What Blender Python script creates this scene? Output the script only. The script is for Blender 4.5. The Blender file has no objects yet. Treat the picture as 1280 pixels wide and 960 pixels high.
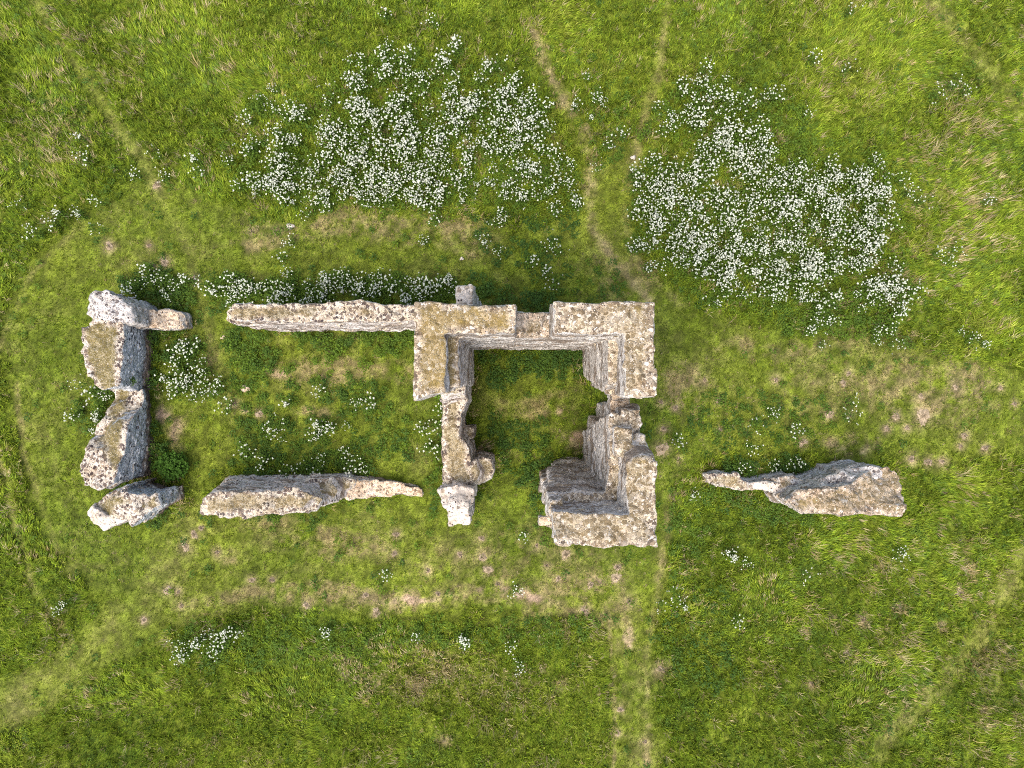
import bpy, math, numpy as np
from mathutils import Vector

RNG = np.random.default_rng(7)
H = 27.4            # camera height
S = 32.0            # photo pixels per metre on the ground
scene = bpy.context.scene
COL = scene.collection

# ------------------------------------------------------------------ helpers
def M(px, py, z=0.0):
    """photo position (1280x960) of a point at height z -> metres"""
    k = (H - z) / H
    return ((px - 640.0) / S * k, (480.0 - py) / S * k)

def hash3(ix, iy, iz, seed=0):
    h = (ix.astype(np.int64) * 374761393 + iy.astype(np.int64) * 668265263 + iz.astype(np.int64) * 2147483647 + seed * 1274126177) & 0xFFFFFFFF
    h = ((h ^ (h >> 13)) * 1274126177) & 0xFFFFFFFF
    h = ((h ^ (h >> 16)) * 2246822519) & 0xFFFFFFFF
    return ((h ^ (h >> 15)) & 0xFFFFFF) / float(0xFFFFFF)

def vnoise3(x, y, z, seed=0):
    fx, fy, fz = np.floor(x), np.floor(y), np.floor(z)
    tx, ty, tz = x - fx, y - fy, z - fz
    tx = tx * tx * (3 - 2 * tx); ty = ty * ty * (3 - 2 * ty); tz = tz * tz * (3 - 2 * tz)
    ix, iy, iz = fx.astype(np.int64), fy.astype(np.int64), fz.astype(np.int64)
    r = 0
    for dx in (0, 1):
        for dy in (0, 1):
            for dz in (0, 1):
                w = (tx if dx else 1 - tx) * (ty if dy else 1 - ty) * (tz if dz else 1 - tz)
                r = r + w * hash3(ix + dx, iy + dy, iz + dz, seed)
    return r * 2 - 1

def vnoise2(x, y, seed=0):
    fx, fy = np.floor(x), np.floor(y)
    tx, ty = x - fx, y - fy
    tx = tx * tx * (3 - 2 * tx); ty = ty * ty * (3 - 2 * ty)
    ix, iy = fx.astype(np.int64), fy.astype(np.int64)
    z0 = np.zeros_like(ix)
    r = 0
    for dx in (0, 1):
        for dy in (0, 1):
            r = r + (tx if dx else 1 - tx) * (ty if dy else 1 - ty) * hash3(ix + dx, iy + dy, z0, seed)
    return r * 2 - 1

def fbm2(x, y, seed=0, oct=4):
    r = 0; a = 0.5; f = 1.0
    for o in range(oct):
        r = r + a * vnoise2(x * f + 13.7 * o, y * f - 7.1 * o, seed + o); a *= .5; f *= 2.03
    return r

def sstep(e0, e1, x):
    t = np.clip((x - e0) / (e1 - e0), 0, 1)
    return t * t * (3 - 2 * t)

def sd_poly(X, Y, poly):
    """signed distance to a polygon (negative inside)"""
    d = np.full(X.shape, 1e9); inside = np.zeros(X.shape, bool)
    n = len(poly)
    for i in range(n):
        ax, ay = poly[i]; bx, by = poly[(i + 1) % n]
        ex, ey = bx - ax, by - ay
        wx, wy = X - ax, Y - ay
        t = np.clip((wx * ex + wy * ey) / (ex * ex + ey * ey + 1e-12), 0, 1)
        d = np.minimum(d, (wx - ex * t) ** 2 + (wy - ey * t) ** 2)
        if abs(ey) > 1e-12:
            c = ((ay > Y) != (by > Y)) & (X < ex * (Y - ay) / ey + ax)
            inside ^= c
    d = np.sqrt(d)
    return np.where(inside, -d, d)

def d_line(X, Y, pts):
    d = np.full(X.shape, 1e9)
    for (ax, ay), (bx, by) in zip(pts[:-1], pts[1:]):
        ex, ey = bx - ax, by - ay
        t = np.clip(((X - ax) * ex + (Y - ay) * ey) / (ex * ex + ey * ey + 1e-12), 0, 1)
        d = np.minimum(d, (X - ax - ex * t) ** 2 + (Y - ay - ey * t) ** 2)
    return np.sqrt(d)

def mesh_np(name, V, F, smooth=False, color=None):
    """mesh from an (n,3) array and an (m,k) face array (k fixed)"""
    me = bpy.data.meshes.new(name)
    V = np.ascontiguousarray(V, np.float32); F = np.ascontiguousarray(F, np.int32)
    k = F.shape[1]
    me.vertices.add(len(V)); me.vertices.foreach_set('co', V.ravel())
    me.loops.add(F.size); me.loops.foreach_set('vertex_index', F.ravel())
    me.polygons.add(len(F)); me.polygons.foreach_set('loop_start', np.arange(0, F.size, k, dtype=np.int32))
    try: me.polygons.foreach_set('loop_total', np.full(len(F), k, np.int32))
    except Exception: pass
    me.update(calc_edges=True)
    me.polygons.foreach_set('use_smooth', np.full(len(F), smooth, bool))
    if color is not None:
        a = me.color_attributes.new('Col', 'FLOAT_COLOR', 'POINT')
        c = np.ones((len(V), 4), np.float32); c[:, :3] = color
        a.data.foreach_set('color', c.ravel())
    return me

def obj(name, me, mat=None, parent=None, loc=(0, 0, 0)):
    o = bpy.data.objects.new(name, me)
    COL.objects.link(o)
    if mat and not me.materials: me.materials.append(mat)
    o.location = loc
    if parent: o.parent = parent
    return o

def empty(name, loc):
    o = bpy.data.objects.new(name, None); COL.objects.link(o); o.location = loc
    o.empty_display_size = .3
    return o

def tag(o, label=None, cat=None, group=None, kind=None):
    if label: o['label'] = label
    if cat: o['category'] = cat
    if group: o['group'] = group
    if kind: o['kind'] = kind
    return o

# ------------------------------------------------------------------ materials
def new_mat(name):
    m = bpy.data.materials.new(name); m.use_nodes = True
    nt = m.node_tree; nt.nodes.clear()
    out = nt.nodes.new('ShaderNodeOutputMaterial')
    b = nt.nodes.new('ShaderNodeBsdfPrincipled')
    nt.links.new(b.outputs[0], out.inputs[0])
    b.inputs['Roughness'].default_value = .9
    b.inputs['Specular IOR Level'].default_value = .15
    return m, nt, b, out

def N(nt, t, **kw):
    n = nt.nodes.new(t)
    for k, v in kw.items():
        if k.startswith('i_'): n.inputs[k[2:].replace('_', ' ')].default_value = v
        else: setattr(n, k, v)
    return n

def mix(nt, fac, a, b, blend='MIX'):
    n = nt.nodes.new('ShaderNodeMix'); n.data_type = 'RGBA'; n.blend_type = blend
    for s, v in ((n.inputs[0], fac), (n.inputs[6], a), (n.inputs[7], b)):
        if isinstance(v, (int, float)): s.default_value = v
        elif isinstance(v, tuple): s.default_value = (*v, 1)
        else: nt.links.new(v, s)
    return n.outputs[2]

def rng(nt, val, a, b, c=0., d=1., smooth=True):
    n = nt.nodes.new('ShaderNodeMapRange')
    n.interpolation_type = 'SMOOTHSTEP' if smooth else 'LINEAR'
    n.inputs[1].default_value = a; n.inputs[2].default_value = b
    n.inputs[3].default_value = c; n.inputs[4].default_value = d
    nt.links.new(val, n.inputs[0]); return n.outputs[0]

def math_(nt, op, a, b=None):
    n = nt.nodes.new('ShaderNodeMath'); n.operation = op
    for s, v in ((n.inputs[0], a), (n.inputs[1], b)):
        if v is None: continue
        if isinstance(v, (int, float)): s.default_value = v
        else: nt.links.new(v, s)
    return n.outputs[0]

def ramp(nt, fac, stops, interp='LINEAR'):
    n = nt.nodes.new('ShaderNodeValToRGB'); n.color_ramp.interpolation = interp
    el = n.color_ramp.elements
    while len(el) < len(stops): el.new(.5)
    for e, (p, c) in zip(el, stops): e.position = p; e.color = (*c, 1)
    nt.links.new(fac, n.inputs[0]); return n.outputs[0]

def noise(nt, vec, scale, detail=3., rough=.55):
    n = N(nt, 'ShaderNodeTexNoise'); n.inputs['Scale'].default_value = scale
    n.inputs['Detail'].default_value = detail; n.inputs['Roughness'].default_value = rough
    nt.links.new(vec, n.inputs['Vector']); return n

def rubble(name, cap_scale=9., side_scale=9., mortar=(.50, .43, .34), stones=None, side=None, lichen=.45,
           lichen_cols=((.16, .13, .045), (.26, .19, .06)), cover=.36, brown_below=0., pale=.3, side_mortar=(.46, .43, .39), specks=.5, band=.75, moss=.0):
    """flint and chalk rubble: rounded stones in lime mortar on the broken tops, coursed flint on the faces"""
    m, nt, b, out = new_mat(name)
    L = nt.links
    tc = N(nt, 'ShaderNodeTexCoord'); P = tc.outputs['Object']
    geo = N(nt, 'ShaderNodeNewGeometry')
    sep = N(nt, 'ShaderNodeSeparateXYZ'); L.new(geo.outputs['Normal'], sep.inputs[0])
    nz = sep.outputs['Z']
    wn = noise(nt, P, 7., 3.)
    wv = N(nt, 'ShaderNodeVectorMath', operation='SCALE'); L.new(wn.outputs['Color'], wv.inputs[0]); wv.inputs['Scale'].default_value = .13
    pv = N(nt, 'ShaderNodeVectorMath', operation='ADD'); L.new(P, pv.inputs[0]); L.new(wv.outputs[0], pv.inputs[1])
    stones = stones or [(0., (.12, .095, .07)), (.25, (.22, .17, .115)), (.5, (.28, .23, .165)), (.75, (.35, .295, .22)), (.9, (.55, .49, .41)), (1., (.72, .68, .62))]
    side = side or [(0., (.07, .06, .055)), (.22, (.24, .215, .19)), (.5, (.44, .415, .38)), (.8, (.62, .59, .55)), (1., (.78, .75, .71))]
    def cells(vec, scale):
        v = N(nt, 'ShaderNodeTexVoronoi', feature='F1'); v.inputs['Scale'].default_value = scale; L.new(vec, v.inputs['Vector'])
        sp = N(nt, 'ShaderNodeSeparateColor'); L.new(v.outputs['Color'], sp.inputs[0])
        return sp, v.outputs['Distance']
    fine = noise(nt, P, 34., 3., .7)
    # tops
    sp, ds = cells(pv.outputs[0], cap_scale)
    c_st = ramp(nt, sp.outputs['Red'], stones)
    rad = rng(nt, sp.outputs['Blue'], 0, 1, cover - .12, cover + .22, False)
    dd = math_(nt, 'SUBTRACT', math_(nt, 'ADD', ds, math_(nt, 'MULTIPLY', math_(nt, 'SUBTRACT', fine.outputs['Fac'], .5), .35)), rad)
    isst = rng(nt, dd, .05, -.05)
    mort = mix(nt, rng(nt, noise(nt, P, 2.2, 4.).outputs['Fac'], .35, .7), mortar, tuple(min(.8, c * 1.15) for c in mortar))
    cap = mix(nt, isst, mort, c_st)
    sp3, d3 = cells(P, cap_scale * 2.3)
    chip = rng(nt, d3, .42, .30)
    cap = mix(nt, math_(nt, 'MULTIPLY', chip, rng(nt, sp3.outputs['Red'], .80 - .25 * specks, .84 - .25 * specks)), cap, mix(nt, sp3.outputs['Green'], (.05, .04, .04), (.17, .125, .10)))
    cap = mix(nt, math_(nt, 'MULTIPLY', chip, rng(nt, sp3.outputs['Blue'], .84, .88)), cap, (.76, .72, .65))
    cap = mix(nt, rng(nt, fine.outputs['Fac'], .35, .75, .0, .6), cap, mix(nt, 1., cap, (1.22, 1.2, 1.17), 'MULTIPLY'))
    big = noise(nt, P, 1.1, 5., .62)
    cap = mix(nt, rng(nt, big.outputs['Fac'], .58, .68, 0, pale), cap, (.70, .64, .56))
    big2 = noise(nt, P, 1.7, 4., .6)
    cap = mix(nt, rng(nt, big2.outputs['Fac'], .52, .66, 0, .5), cap, mix(nt, 1., cap, (.62, .52, .40), 'MULTIPLY'))
    ln = noise(nt, P, 1.3, 6., .66)
    lc = mix(nt, noise(nt, P, 9., 2.).outputs['Fac'], lichen_cols[0], lichen_cols[1])
    lo = .66 - .28 * lichen
    cap = mix(nt, rng(nt, ln.outputs['Fac'], lo, lo + .12, 0, .72), cap, lc)
    at = N(nt, 'ShaderNodeAttribute', attribute_name='moss')
    mf = math_(nt, 'MULTIPLY', math_(nt, 'MULTIPLY', at.outputs['Fac'], moss), rng(nt, fine.outputs['Fac'], .68, .46, .25, 1.))
    cap = mix(nt, mf, cap, mix(nt, ln.outputs['Fac'], tuple(c * .75 for c in lichen_cols[0]), lichen_cols[1]))
    # faces: flattened coursed flint
    mp = N(nt, 'ShaderNodeMapping'); mp.inputs['Scale'].default_value = (1, 1, 1.5); L.new(pv.outputs[0], mp.inputs['Vector'])
    sp2, ds2 = cells(mp.outputs[0], side_scale)
    c2 = ramp(nt, sp2.outputs['Red'], side)
    is2 = rng(nt, math_(nt, 'ADD', ds2, math_(nt, 'MULTIPLY', fine.outputs['Fac'], .25)), .66, .5)
    fc = mix(nt, is2, side_mortar, c2)
    fc = mix(nt, math_(nt, 'MULTIPLY', chip, rng(nt, sp3.outputs['Red'], .62, .68)), fc, (.06, .055, .055))
    fc = mix(nt, math_(nt, 'MULTIPLY', chip, rng(nt, sp3.outputs['Blue'], .68, .72)), fc, (.80, .78, .74))
    ban = N(nt, 'ShaderNodeMapping'); ban.inputs['Scale'].default_value = (.3, .3, 1.35); L.new(P, ban.inputs['Vector'])
    bn = noise(nt, ban.outputs[0], 1.6, 5., .65)
    fc = mix(nt, rng(nt, bn.outputs['Fac'], .51, .57, 0, band), fc, mix(nt, fine.outputs['Fac'], (.085, .06, .04), (.25, .18, .12)))
    fc = mix(nt, rng(nt, bn.outputs['Fac'], .47, .40, 0, band * .7), fc, (.74, .71, .67))
    if brown_below:  # faces turn browner towards the wall foot
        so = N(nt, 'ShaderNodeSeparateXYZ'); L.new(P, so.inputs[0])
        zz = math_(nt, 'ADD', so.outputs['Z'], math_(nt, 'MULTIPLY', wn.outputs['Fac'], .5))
        fc = mix(nt, math_(nt, 'MULTIPLY', rng(nt, zz, brown_below + .3, brown_below), .9), fc, mix(nt, sp2.outputs['Green'], (.06, .038, .025), (.26, .175, .11)))
    isc = rng(nt, math_(nt, 'ADD', nz, math_(nt, 'MULTIPLY', math_(nt, 'SUBTRACT', wn.outputs['Fac'], .5), .5)), .40, .62)
    L.new(mix(nt, isc, fc, cap), b.inputs['Base Color'])
    hh = mix(nt, isc, is2, isst)
    h2 = math_(nt, 'ADD', math_(nt, 'MULTIPLY', hh, .6), math_(nt, 'MULTIPLY', fine.outputs['Fac'], 1.1))
    bp = N(nt, 'ShaderNodeBump'); bp.inputs['Strength'].default_value = .9; bp.inputs['Distance'].default_value = .05
    L.new(h2, bp.inputs['Height']); L.new(bp.outputs[0], b.inputs['Normal'])
    return m

def leaf_mat(name, trans=.25, rough=.6):
    m, nt, b, out = new_mat(name)
    a = N(nt, 'ShaderNodeVertexColor', layer_name='Col')
    nt.links.new(a.outputs['Color'], b.inputs['Base Color'])
    b.inputs['Roughness'].default_value = rough; b.inputs['Specular IOR Level'].default_value = .08
    t = N(nt, 'ShaderNodeBsdfTranslucent'); nt.links.new(a.outputs['Color'], t.inputs['Color'])
    mx = N(nt, 'ShaderNodeMixShader'); mx.inputs[0].default_value = trans
    nt.links.new(b.outputs[0], mx.inputs[1]); nt.links.new(t.outputs[0], mx.inputs[2])
    nt.links.new(mx.outputs[0], out.inputs[0])
    return m

def soil_mat(name, c0, c1):
    m, nt, b, out = new_mat(name)
    tc = N(nt, 'ShaderNodeTexCoord')
    n1 = noise(nt, tc.outputs['Object'], 16., 4., .7)
    nt.links.new(mix(nt, rng(nt, n1.outputs['Fac'], .3, .7), c0, c1), b.inputs['Base Color'])
    bp = N(nt, 'ShaderNodeBump'); bp.inputs['Distance'].default_value = .03
    nt.links.new(n1.outputs['Fac'], bp.inputs['Height']); nt.links.new(bp.outputs[0], b.inputs['Normal'])
    return m

# ------------------------------------------------------------------ ground fields (photo plan coordinates)
SHORT = [(0, 430), (28, 350), (70, 300), (170, 235), (300, 262), (480, 268), (715, 282), (738, 250), (742, 215), (765, 170), (790, 205),
         (782, 290), (812, 345), (900, 400), (1000, 425), (1150, 440), (1330, 470), (1330, 560), (1180, 575), (1130, 575), (1000, 570), (880, 575), (848, 620), (830, 700), (820, 800), (820, 1020),
         (764, 1020), (764, 772), (560, 775), (300, 770), (215, 775), (150, 830), (60, 880), (-40, 960), (-40, 870), (60, 830), (120, 775), (85, 700), (40, 620), (12, 540)]
PATHS = [  # points, half width, how dry, how bare
    ([(30, -40), (70, 45), (110, 105), (140, 150), (180, 205), (205, 260), (240, 320), (258, 390), (272, 450), (295, 500)], 8, .14, .0),
    ([(660, 30), (690, 95), (712, 140), (738, 195), (738, 250), (745, 290), (770, 330), (810, 375)], 7, .5, .2),
    ([(840, -30), (830, 40), (822, 85), (800, 150), (790, 210), (780, 270), (785, 310), (815, 345), (850, 380)], 6, .3, .03),
    ([(-30, 915), (50, 860), (110, 810), (170, 765), (210, 720)], 22, .2, .0),
    ([(1310, 620), (1292, 675), (1270, 722), (1240, 772), (1212, 812), (1175, 856), (1130, 906), (1085, 950), (1050, 985)], 13, .2, .0),
    ([(1140, -20), (1190, 35), (1235, 85), (1270, 130), (1310, 200)], 13, .12, .0),
    ([(763, 765), (765, 850), (768, 1000)], 2.5, .6, .1),
    ([(835, 640), (828, 690), (822, 760), (812, 810), (806, 880), (808, 1000)], 5, .42, .1),
    ([(-10, 455), (15, 395), (45, 340), (95, 290)], 4, .3, .0),
    ([(-5, 560), (18, 640), (45, 740), (90, 800)], 4, .4, .0),
    ([(20, 480), (28, 560), (55, 640), (78, 700)], 4, .4, .0),
]
DRY = [  # cx, cy, rx, ry, amount  (parched turf)
    (460, 285, 190, 22, .55), (430, 460, 110, 22, .6), (500, 465, 50, 20, .7), (345, 462, 18, 14, .9), (390, 512, 30, 10, .6), (560, 300, 120, 20, .4),
    (500, 748, 330, 20, .68), (420, 680, 110, 25, .55), (720, 750, 100, 60, .6), (640, 700, 180, 50, .35), (790, 850, 30, 150, .25),
    (690, 515, 50, 22, .45), (640, 500, 30, 16, .3), (860, 490, 40, 50, .55), (980, 440, 110, 20, .55), (1060, 560, 60, 18, .6), (1150, 490, 120, 60, .55), (1060, 470, 120, 70, .35),
    (220, 540, 20, 40, .6), (295, 690, 30, 15, .5), (330, 660, 60, 20, .4), (640, 560, 30, 30, .4), (712, 560, 22, 14, 1.), (600, 560, 12, 22, 1.),
    (500, 835, 90, 50, .4), (610, 850, 90, 40, .2), (1120, 850, 60, 90, .1), (1240, 850, 50, 80, .3), (1080, 330, 160, 100, .08), (1190, 230, 90, 140, .18), (880, 600, 40, 20, .3), (265, 455, 10, 40, .4), (780, 350, 40, 50, .4), (330, 300, 60, 16, .5), (150, 60, 70, 60, .12), (70, 170, 60, 70, .12), (590, 205, 60, 30, .0),
]
BARE = [(712, 558, 20, 14), (598, 562, 10, 18), (690, 522, 16, 8), (345, 462, 14, 10), (1068, 562, 38, 7), (220, 545, 10, 26), (205, 520, 8, 20), (730, 165, 10, 26), (790, 790, 8, 20), (640, 745, 60, 8), (520, 748, 60, 7), (760, 730, 30, 14)]
HILLS = [(137, 308, 1.3), (186, 307, .9), (206, 328, 1.2), (190, 334, .9), (244, 350, 1.), (345, 291, .9), (315, 290, .7), (325, 517, 1.), (307, 513, .8), (292, 505, .9), (232, 683, 1.5), (243, 668, 1.), (210, 738, 1.1), (223, 740, 1.), (227, 757, .9), (180, 775, .9),
         (272, 690, 1.), (315, 725, 1.), (340, 725, .8), (383, 757, 1.), (252, 648 + 12, .7), (495, 668, 1.), (493, 692, 1.), (535, 713, 1.), (548, 742, 1.1), (457, 744, 1.1), (470, 766, 1.), (575, 693, .9), (603, 697, 1.1), (610, 712, 1.1), (622, 730, 1.),
         (602, 673, .9), (671, 682, 1.2), (707, 693, 1.2), (650, 742, 1.1), (683, 707, .9), (698, 723, 1.), (738, 731, 1.), (770, 722, 1.2), (772, 709, .9), (731, 763, 1.2), (775, 887, .8), (772, 916, .8), (786, 752, 1.1),
         (881, 484 - 9, .9), (970, 475, 1.), (1037, 518, 1.3), (1062, 520, .8), (1061, 467, 1.1), (1054, 479, .9), (1120, 521, 1.1), (1154, 520, 1.8), (1134, 535, 1.), (1108, 536, 1.), (1194, 484, 1.2), (1151, 495, .9), (1205, 545, 1.1), (1200, 558, .9), (1231, 560, 1.), (1139, 574, 1.2), (1177, 577, 1.1), (1160, 578, 1.), (1250, 485, .9), (1268, 505, .8),
         (1003, 553, 1.1), (900, 537, .9), (899, 501, .9), (827, 561, 1.4), (826, 503, .9), (848, 575, .8), (843, 622, .9), (829, 536, 1.), (844, 510, .8),
         (1201, 678, 1.2), (1209, 709, 1.4), (1200, 740, 1.4), (1097, 705, 1.1), (1139, 722, .9), (1122, 758, 1.), (1078, 774, 1.2), (1038, 773, 1.1), (1004, 790, .9), (1176, 783, 1.), (1060, 816, 1.2), (1015, 855, 1.), (826, 837, 1.6), (806, 927, 1.2), (700, 855, 1.), (555, 925, 1.1), (433, 842, 1.1), (690, 870, .8), (110, 865, 1.), (196, 231, 1.)]
def ell(PX, PY, L):
    cx, cy, rx, ry = L[:4]
    return np.clip(1 - np.sqrt(((PX - cx) / rx) ** 2 + ((PY - cy) / ry) ** 2), 0, 1)

def fields(x, y):
    PX, PY = 640 + S * x, 480 - S * y
    w = fbm2(x * .5, y * .5, 3) * 22 + fbm2(x * 2.2, y * 2.2, 8, 3) * 9
    wx, wy = PX + w, PY + fbm2(x * .6 + 40, y * .6, 5) * 22
    short = 1 - sstep(-9, 14, sd_poly(wx, wy, SHORT) + fbm2(x * 1.5, y * 1.5, 21, 3) * 16)
    dry = np.zeros_like(x); bare = np.zeros_like(x); path = np.zeros_like(x)
    for pts, hw, dr, br in PATHS:
        d = d_line(PX + w * .35, PY + w * .25, pts)
        v = (1 - sstep(hw * .3, hw * 1.9, d)) * np.clip(.95 + 1.1 * fbm2(x * .9, y * .9, 41, 3) * 1.1, .6, 1)
        path = np.maximum(path, v); dry = np.maximum(dry, v * dr)
        bare = np.maximum(bare, (1 - sstep(hw * .2, hw * .9, d)) * br)
    for L in DRY:
        dry = np.maximum(dry, np.minimum(1, 1.9 * ell(wx, wy, L)) * L[4])
    for L in BARE:
        bare = np.maximum(bare, np.minimum(1, 1.6 * ell(wx, wy, L)) * .8)
    n = fbm2(x * 1.1, y * 1.1, 31, 4)
    n2 = fbm2(x * 3.2, y * 3.2, 37, 3)
    dry = np.maximum(dry, .07 * short); dry = np.clip(dry * (.95 + 1.5 * n + 1.2 * n2 + 1.3 * fbm2(x * 6, y * 6, 39, 2)) + .10 * sstep(.15, .5, n + .4 * n2), 0, 1)
    halo = np.zeros_like(x)
    for hx, hy, hs in HILLS:
        q = np.abs(PX - hx) + np.abs(PY - hy) < 40
        if q.any():
            dd = np.hypot(PX[q] - hx, PY[q] - hy) / (7.5 * hs)
            halo[q] = np.maximum(halo[q], np.exp(-dd ** 2 * 1.1))
    bare = np.clip(bare * (.8 + 1.5 * n2 + 1.2 * n), 0, 1)
    bare = np.maximum(bare, halo * .5 * np.clip(.8 + 1.4 * n2, .2, 1)); dry = np.maximum(dry, halo * .7)
    lush = fbm2(x * .33 + 9, y * .33 - 4, 51, 4)
    return PX, PY, short, path, dry, bare, lush

def gheight(x, y):
    return .05 * fbm2(x * .35, y * .35, 91, 3)

# ------------------------------------------------------------------ the ground
def axis(lim, step):
    a = np.arange(-lim, lim + step * .5, step)
    g = []; s = step; p = lim
    while p < 3000: s *= 1.5; p += s; g.append(p)
    g = np.array(g)
    return np.concatenate([-g[::-1], a, g])
gx, gy = axis(25, .08), axis(20, .08)
GX, GY = np.meshgrid(gx, gy, indexing='ij')
gX, gY = GX.ravel(), GY.ravel()
PX, PY, short, path, dry, bare, lush = fields(gX, gY)
near = np.exp(-np.maximum(0, np.maximum(abs(gX) - 40, abs(gY) - 40)) / 40)
GZ = gheight(gX, gY) * near + .012 * fbm2(gX * 4, gY * 4, 61, 2) * near
nx, ny = len(gx), len(gy)
I = np.arange(nx * ny).reshape(nx, ny)
F = np.stack([I[:-1, :-1], I[1:, :-1], I[1:, 1:], I[:-1, 1:]], -1).reshape(-1, 4)
def lerp3(a, b, t): return np.array(a)[None] * (1 - t[:, None]) + np.array(b)[None] * t[:, None]
hf = hash3((gX * 50).astype(int), (gY * 50).astype(int), np.zeros(len(gX), int), 5)
gc = lerp3((.08, .118, .009), (.13, .17, .016), np.clip(.5 + lush, 0, 1))
gc = gc * (1 - .4 * path[:, None]) + np.array((.14, .16, .03)) * .4 * path[:, None]
gc = gc * (1 - dry[:, None] * .85) + np.array((.22, .185, .085)) * (dry[:, None] * .85)
gc = gc * (1 - bare[:, None]) + np.array((.32, .24, .165)) * bare[:, None]
mot = fbm2(gX * 3.5, gY * 3.5, 87, 4)
gc *= ((.7 + .5 * hf) * (1 + .9 * np.clip(mot, -.5, .5)))[:, None]
far = sstep(0, 3, np.maximum(abs(gX) - 23, abs(gY) - 18))[:, None]
gc = gc * (1 - far) + np.array((.098, .135, .014)) * (1 + .5 * np.clip(fbm2(gX * .01, gY * .01, 95, 3), -.6, .6))[:, None] * far
gm = mesh_np('ground', np.stack([gX, gY, GZ], 1), F, True, gc)
m_ground, nt, b, _ = new_mat('turf_soil')
va = N(nt, 'ShaderNodeVertexColor', layer_name='Col')
tc = N(nt, 'ShaderNodeTexCoord')
nf = noise(nt, tc.outputs['Object'], 22., 4., .75)
nl = noise(nt, tc.outputs['Object'], .35, 6., .7)
nt.links.new(mix(nt, rng(nt, nf.outputs['Fac'], .25, .75), mix(nt, 1., va.outputs['Color'], mix(nt, nl.outputs['Fac'], (.4, .42, .4), (.7, .68, .6)), 'MULTIPLY'), mix(nt, 1., va.outputs['Color'], (1.5, 1.45, 1.45), 'MULTIPLY')), b.inputs['Base Color'])
bp = N(nt, 'ShaderNodeBump'); bp.inputs['Distance'].default_value = .04
nt.links.new(nf.outputs['Fac'], bp.inputs['Height']); nt.links.new(bp.outputs[0], b.inputs['Normal'])
tag(obj('ground', gm, m_ground), kind='structure')

# ------------------------------------------------------------------ walls: signed distance blocks -> surface nets
def surface_nets(f, origin, h):
    nx, ny, nz = f.shape
    sgn = f < 0
    c = np.zeros((nx - 1, ny - 1, nz - 1), np.int8)
    for dx in (0, 1):
        for dy in (0, 1):
            for dz in (0, 1):
                c += sgn[dx:nx - 1 + dx, dy:ny - 1 + dy, dz:nz - 1 + dz]
    act = (c > 0) & (c < 8)
    idx = -np.ones(act.shape, np.int64); ai = np.argwhere(act); idx[act] = np.arange(len(ai))
    acc = np.zeros((len(ai), 3)); cnt = np.zeros(len(ai))
    i, j, k = ai.T
    for ax in range(3):
        o1, o2 = [a for a in range(3) if a != ax]
        for u in (0, 1):
            for v in (0, 1):
                p = np.zeros(3, int); p[o1] = u; p[o2] = v; q = p.copy(); q[ax] = 1
                fa = f[i + p[0], j + p[1], k + p[2]]; fb = f[i + q[0], j + q[1], k + q[2]]
                cr = (fa < 0) != (fb < 0)
                t = np.where(cr, fa / np.where(fa == fb, 1, fa - fb), 0)
                for a in range(3):
                    acc[:, a] += np.where(cr, p[a] + (t if a == ax else 0), 0)
                cnt += cr
    V = (ai + acc / cnt[:, None]) * h + np.array(origin)
    quads = []
    for ax in range(3):
        o1, o2 = [(1, 2), (2, 0), (0, 1)][ax]
        sl0 = [slice(1, -1)] * 3; sl0[ax] = slice(0, -1)
        sl1 = list(sl0); sl1[ax] = slice(1, None)
        a = sgn[tuple(sl0)]; bb = sgn[tuple(sl1)]
        e = np.argwhere(a != bb)
        off = np.ones(3, int); off[ax] = 0
        e0 = e + off
        def cell(du, dv):
            q = e0.copy(); q[:, o1] -= du; q[:, o2] -= dv
            return idx[q[:, 0], q[:, 1], q[:, 2]]
        Q = np.stack([cell(1, 1), cell(0, 1), cell(0, 0), cell(1, 0)], 1)
        pos = a[e[:, 0], e[:, 1], e[:, 2]]
        Q = np.where(pos[:, None], Q, Q[:, ::-1])
        quads.append(Q)
    Q = np.concatenate(quads)
    return V, Q[(Q >= 0).all(1)]

FOOT = []      # footprints, so that no grass grows through masonry
def blk(bot, top, tops, z0=-.25, rough=.05, lump=.07, zt=None):
    """bot/top: outline in metres at z=0 and at height zt; tops: (x,y,z) control points of the ragged top"""
    tops = np.array(tops, float)
    return dict(bot=np.array(bot, float), top=np.array(top, float), tops=tops, z0=z0, rough=rough, lump=lump, zt=zt or float(tops[:, 2].max()))
def pblk(bot, top, tops, zt, far=False, **kw):
    """same from photo positions: bot [(px,py)] on the ground, top [(px,py)] seen at height zt, tops [(px,py,z)] or a number"""
    T = [M(p[0], p[1], zt) for p in top]
    B = T if bot is None else [M(p[0], p[1], 0) for p in bot]
    if far:
        c = np.mean(top, 0); g = np.array((640, 480)) - c; g = g / np.linalg.norm(g)
        for i, p_ in enumerate(top):
            q = np.array(p_) - c
            if q @ g > .1 * np.linalg.norm(q): T[i] = M(*p_, 0.)
        B = T
    if isinstance(tops, (int, float)): tops = [(*t, tops) for t in T]
    else: tops = [(*M(p[0], p[1], p[2]), p[2]) for p in tops]
    return blk(B, T, tops, zt=zt, **kw)
def rect(x0, x1, y0, y1): return [(x0, y1), (x1, y1), (x1, y0), (x0, y0)]
def rblk(x0, x1, y0, y1, z, **kw):
    r = rect(x0, x1, y0, y1); return blk(r, r, [(*p, z) for p in r], **kw)

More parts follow.
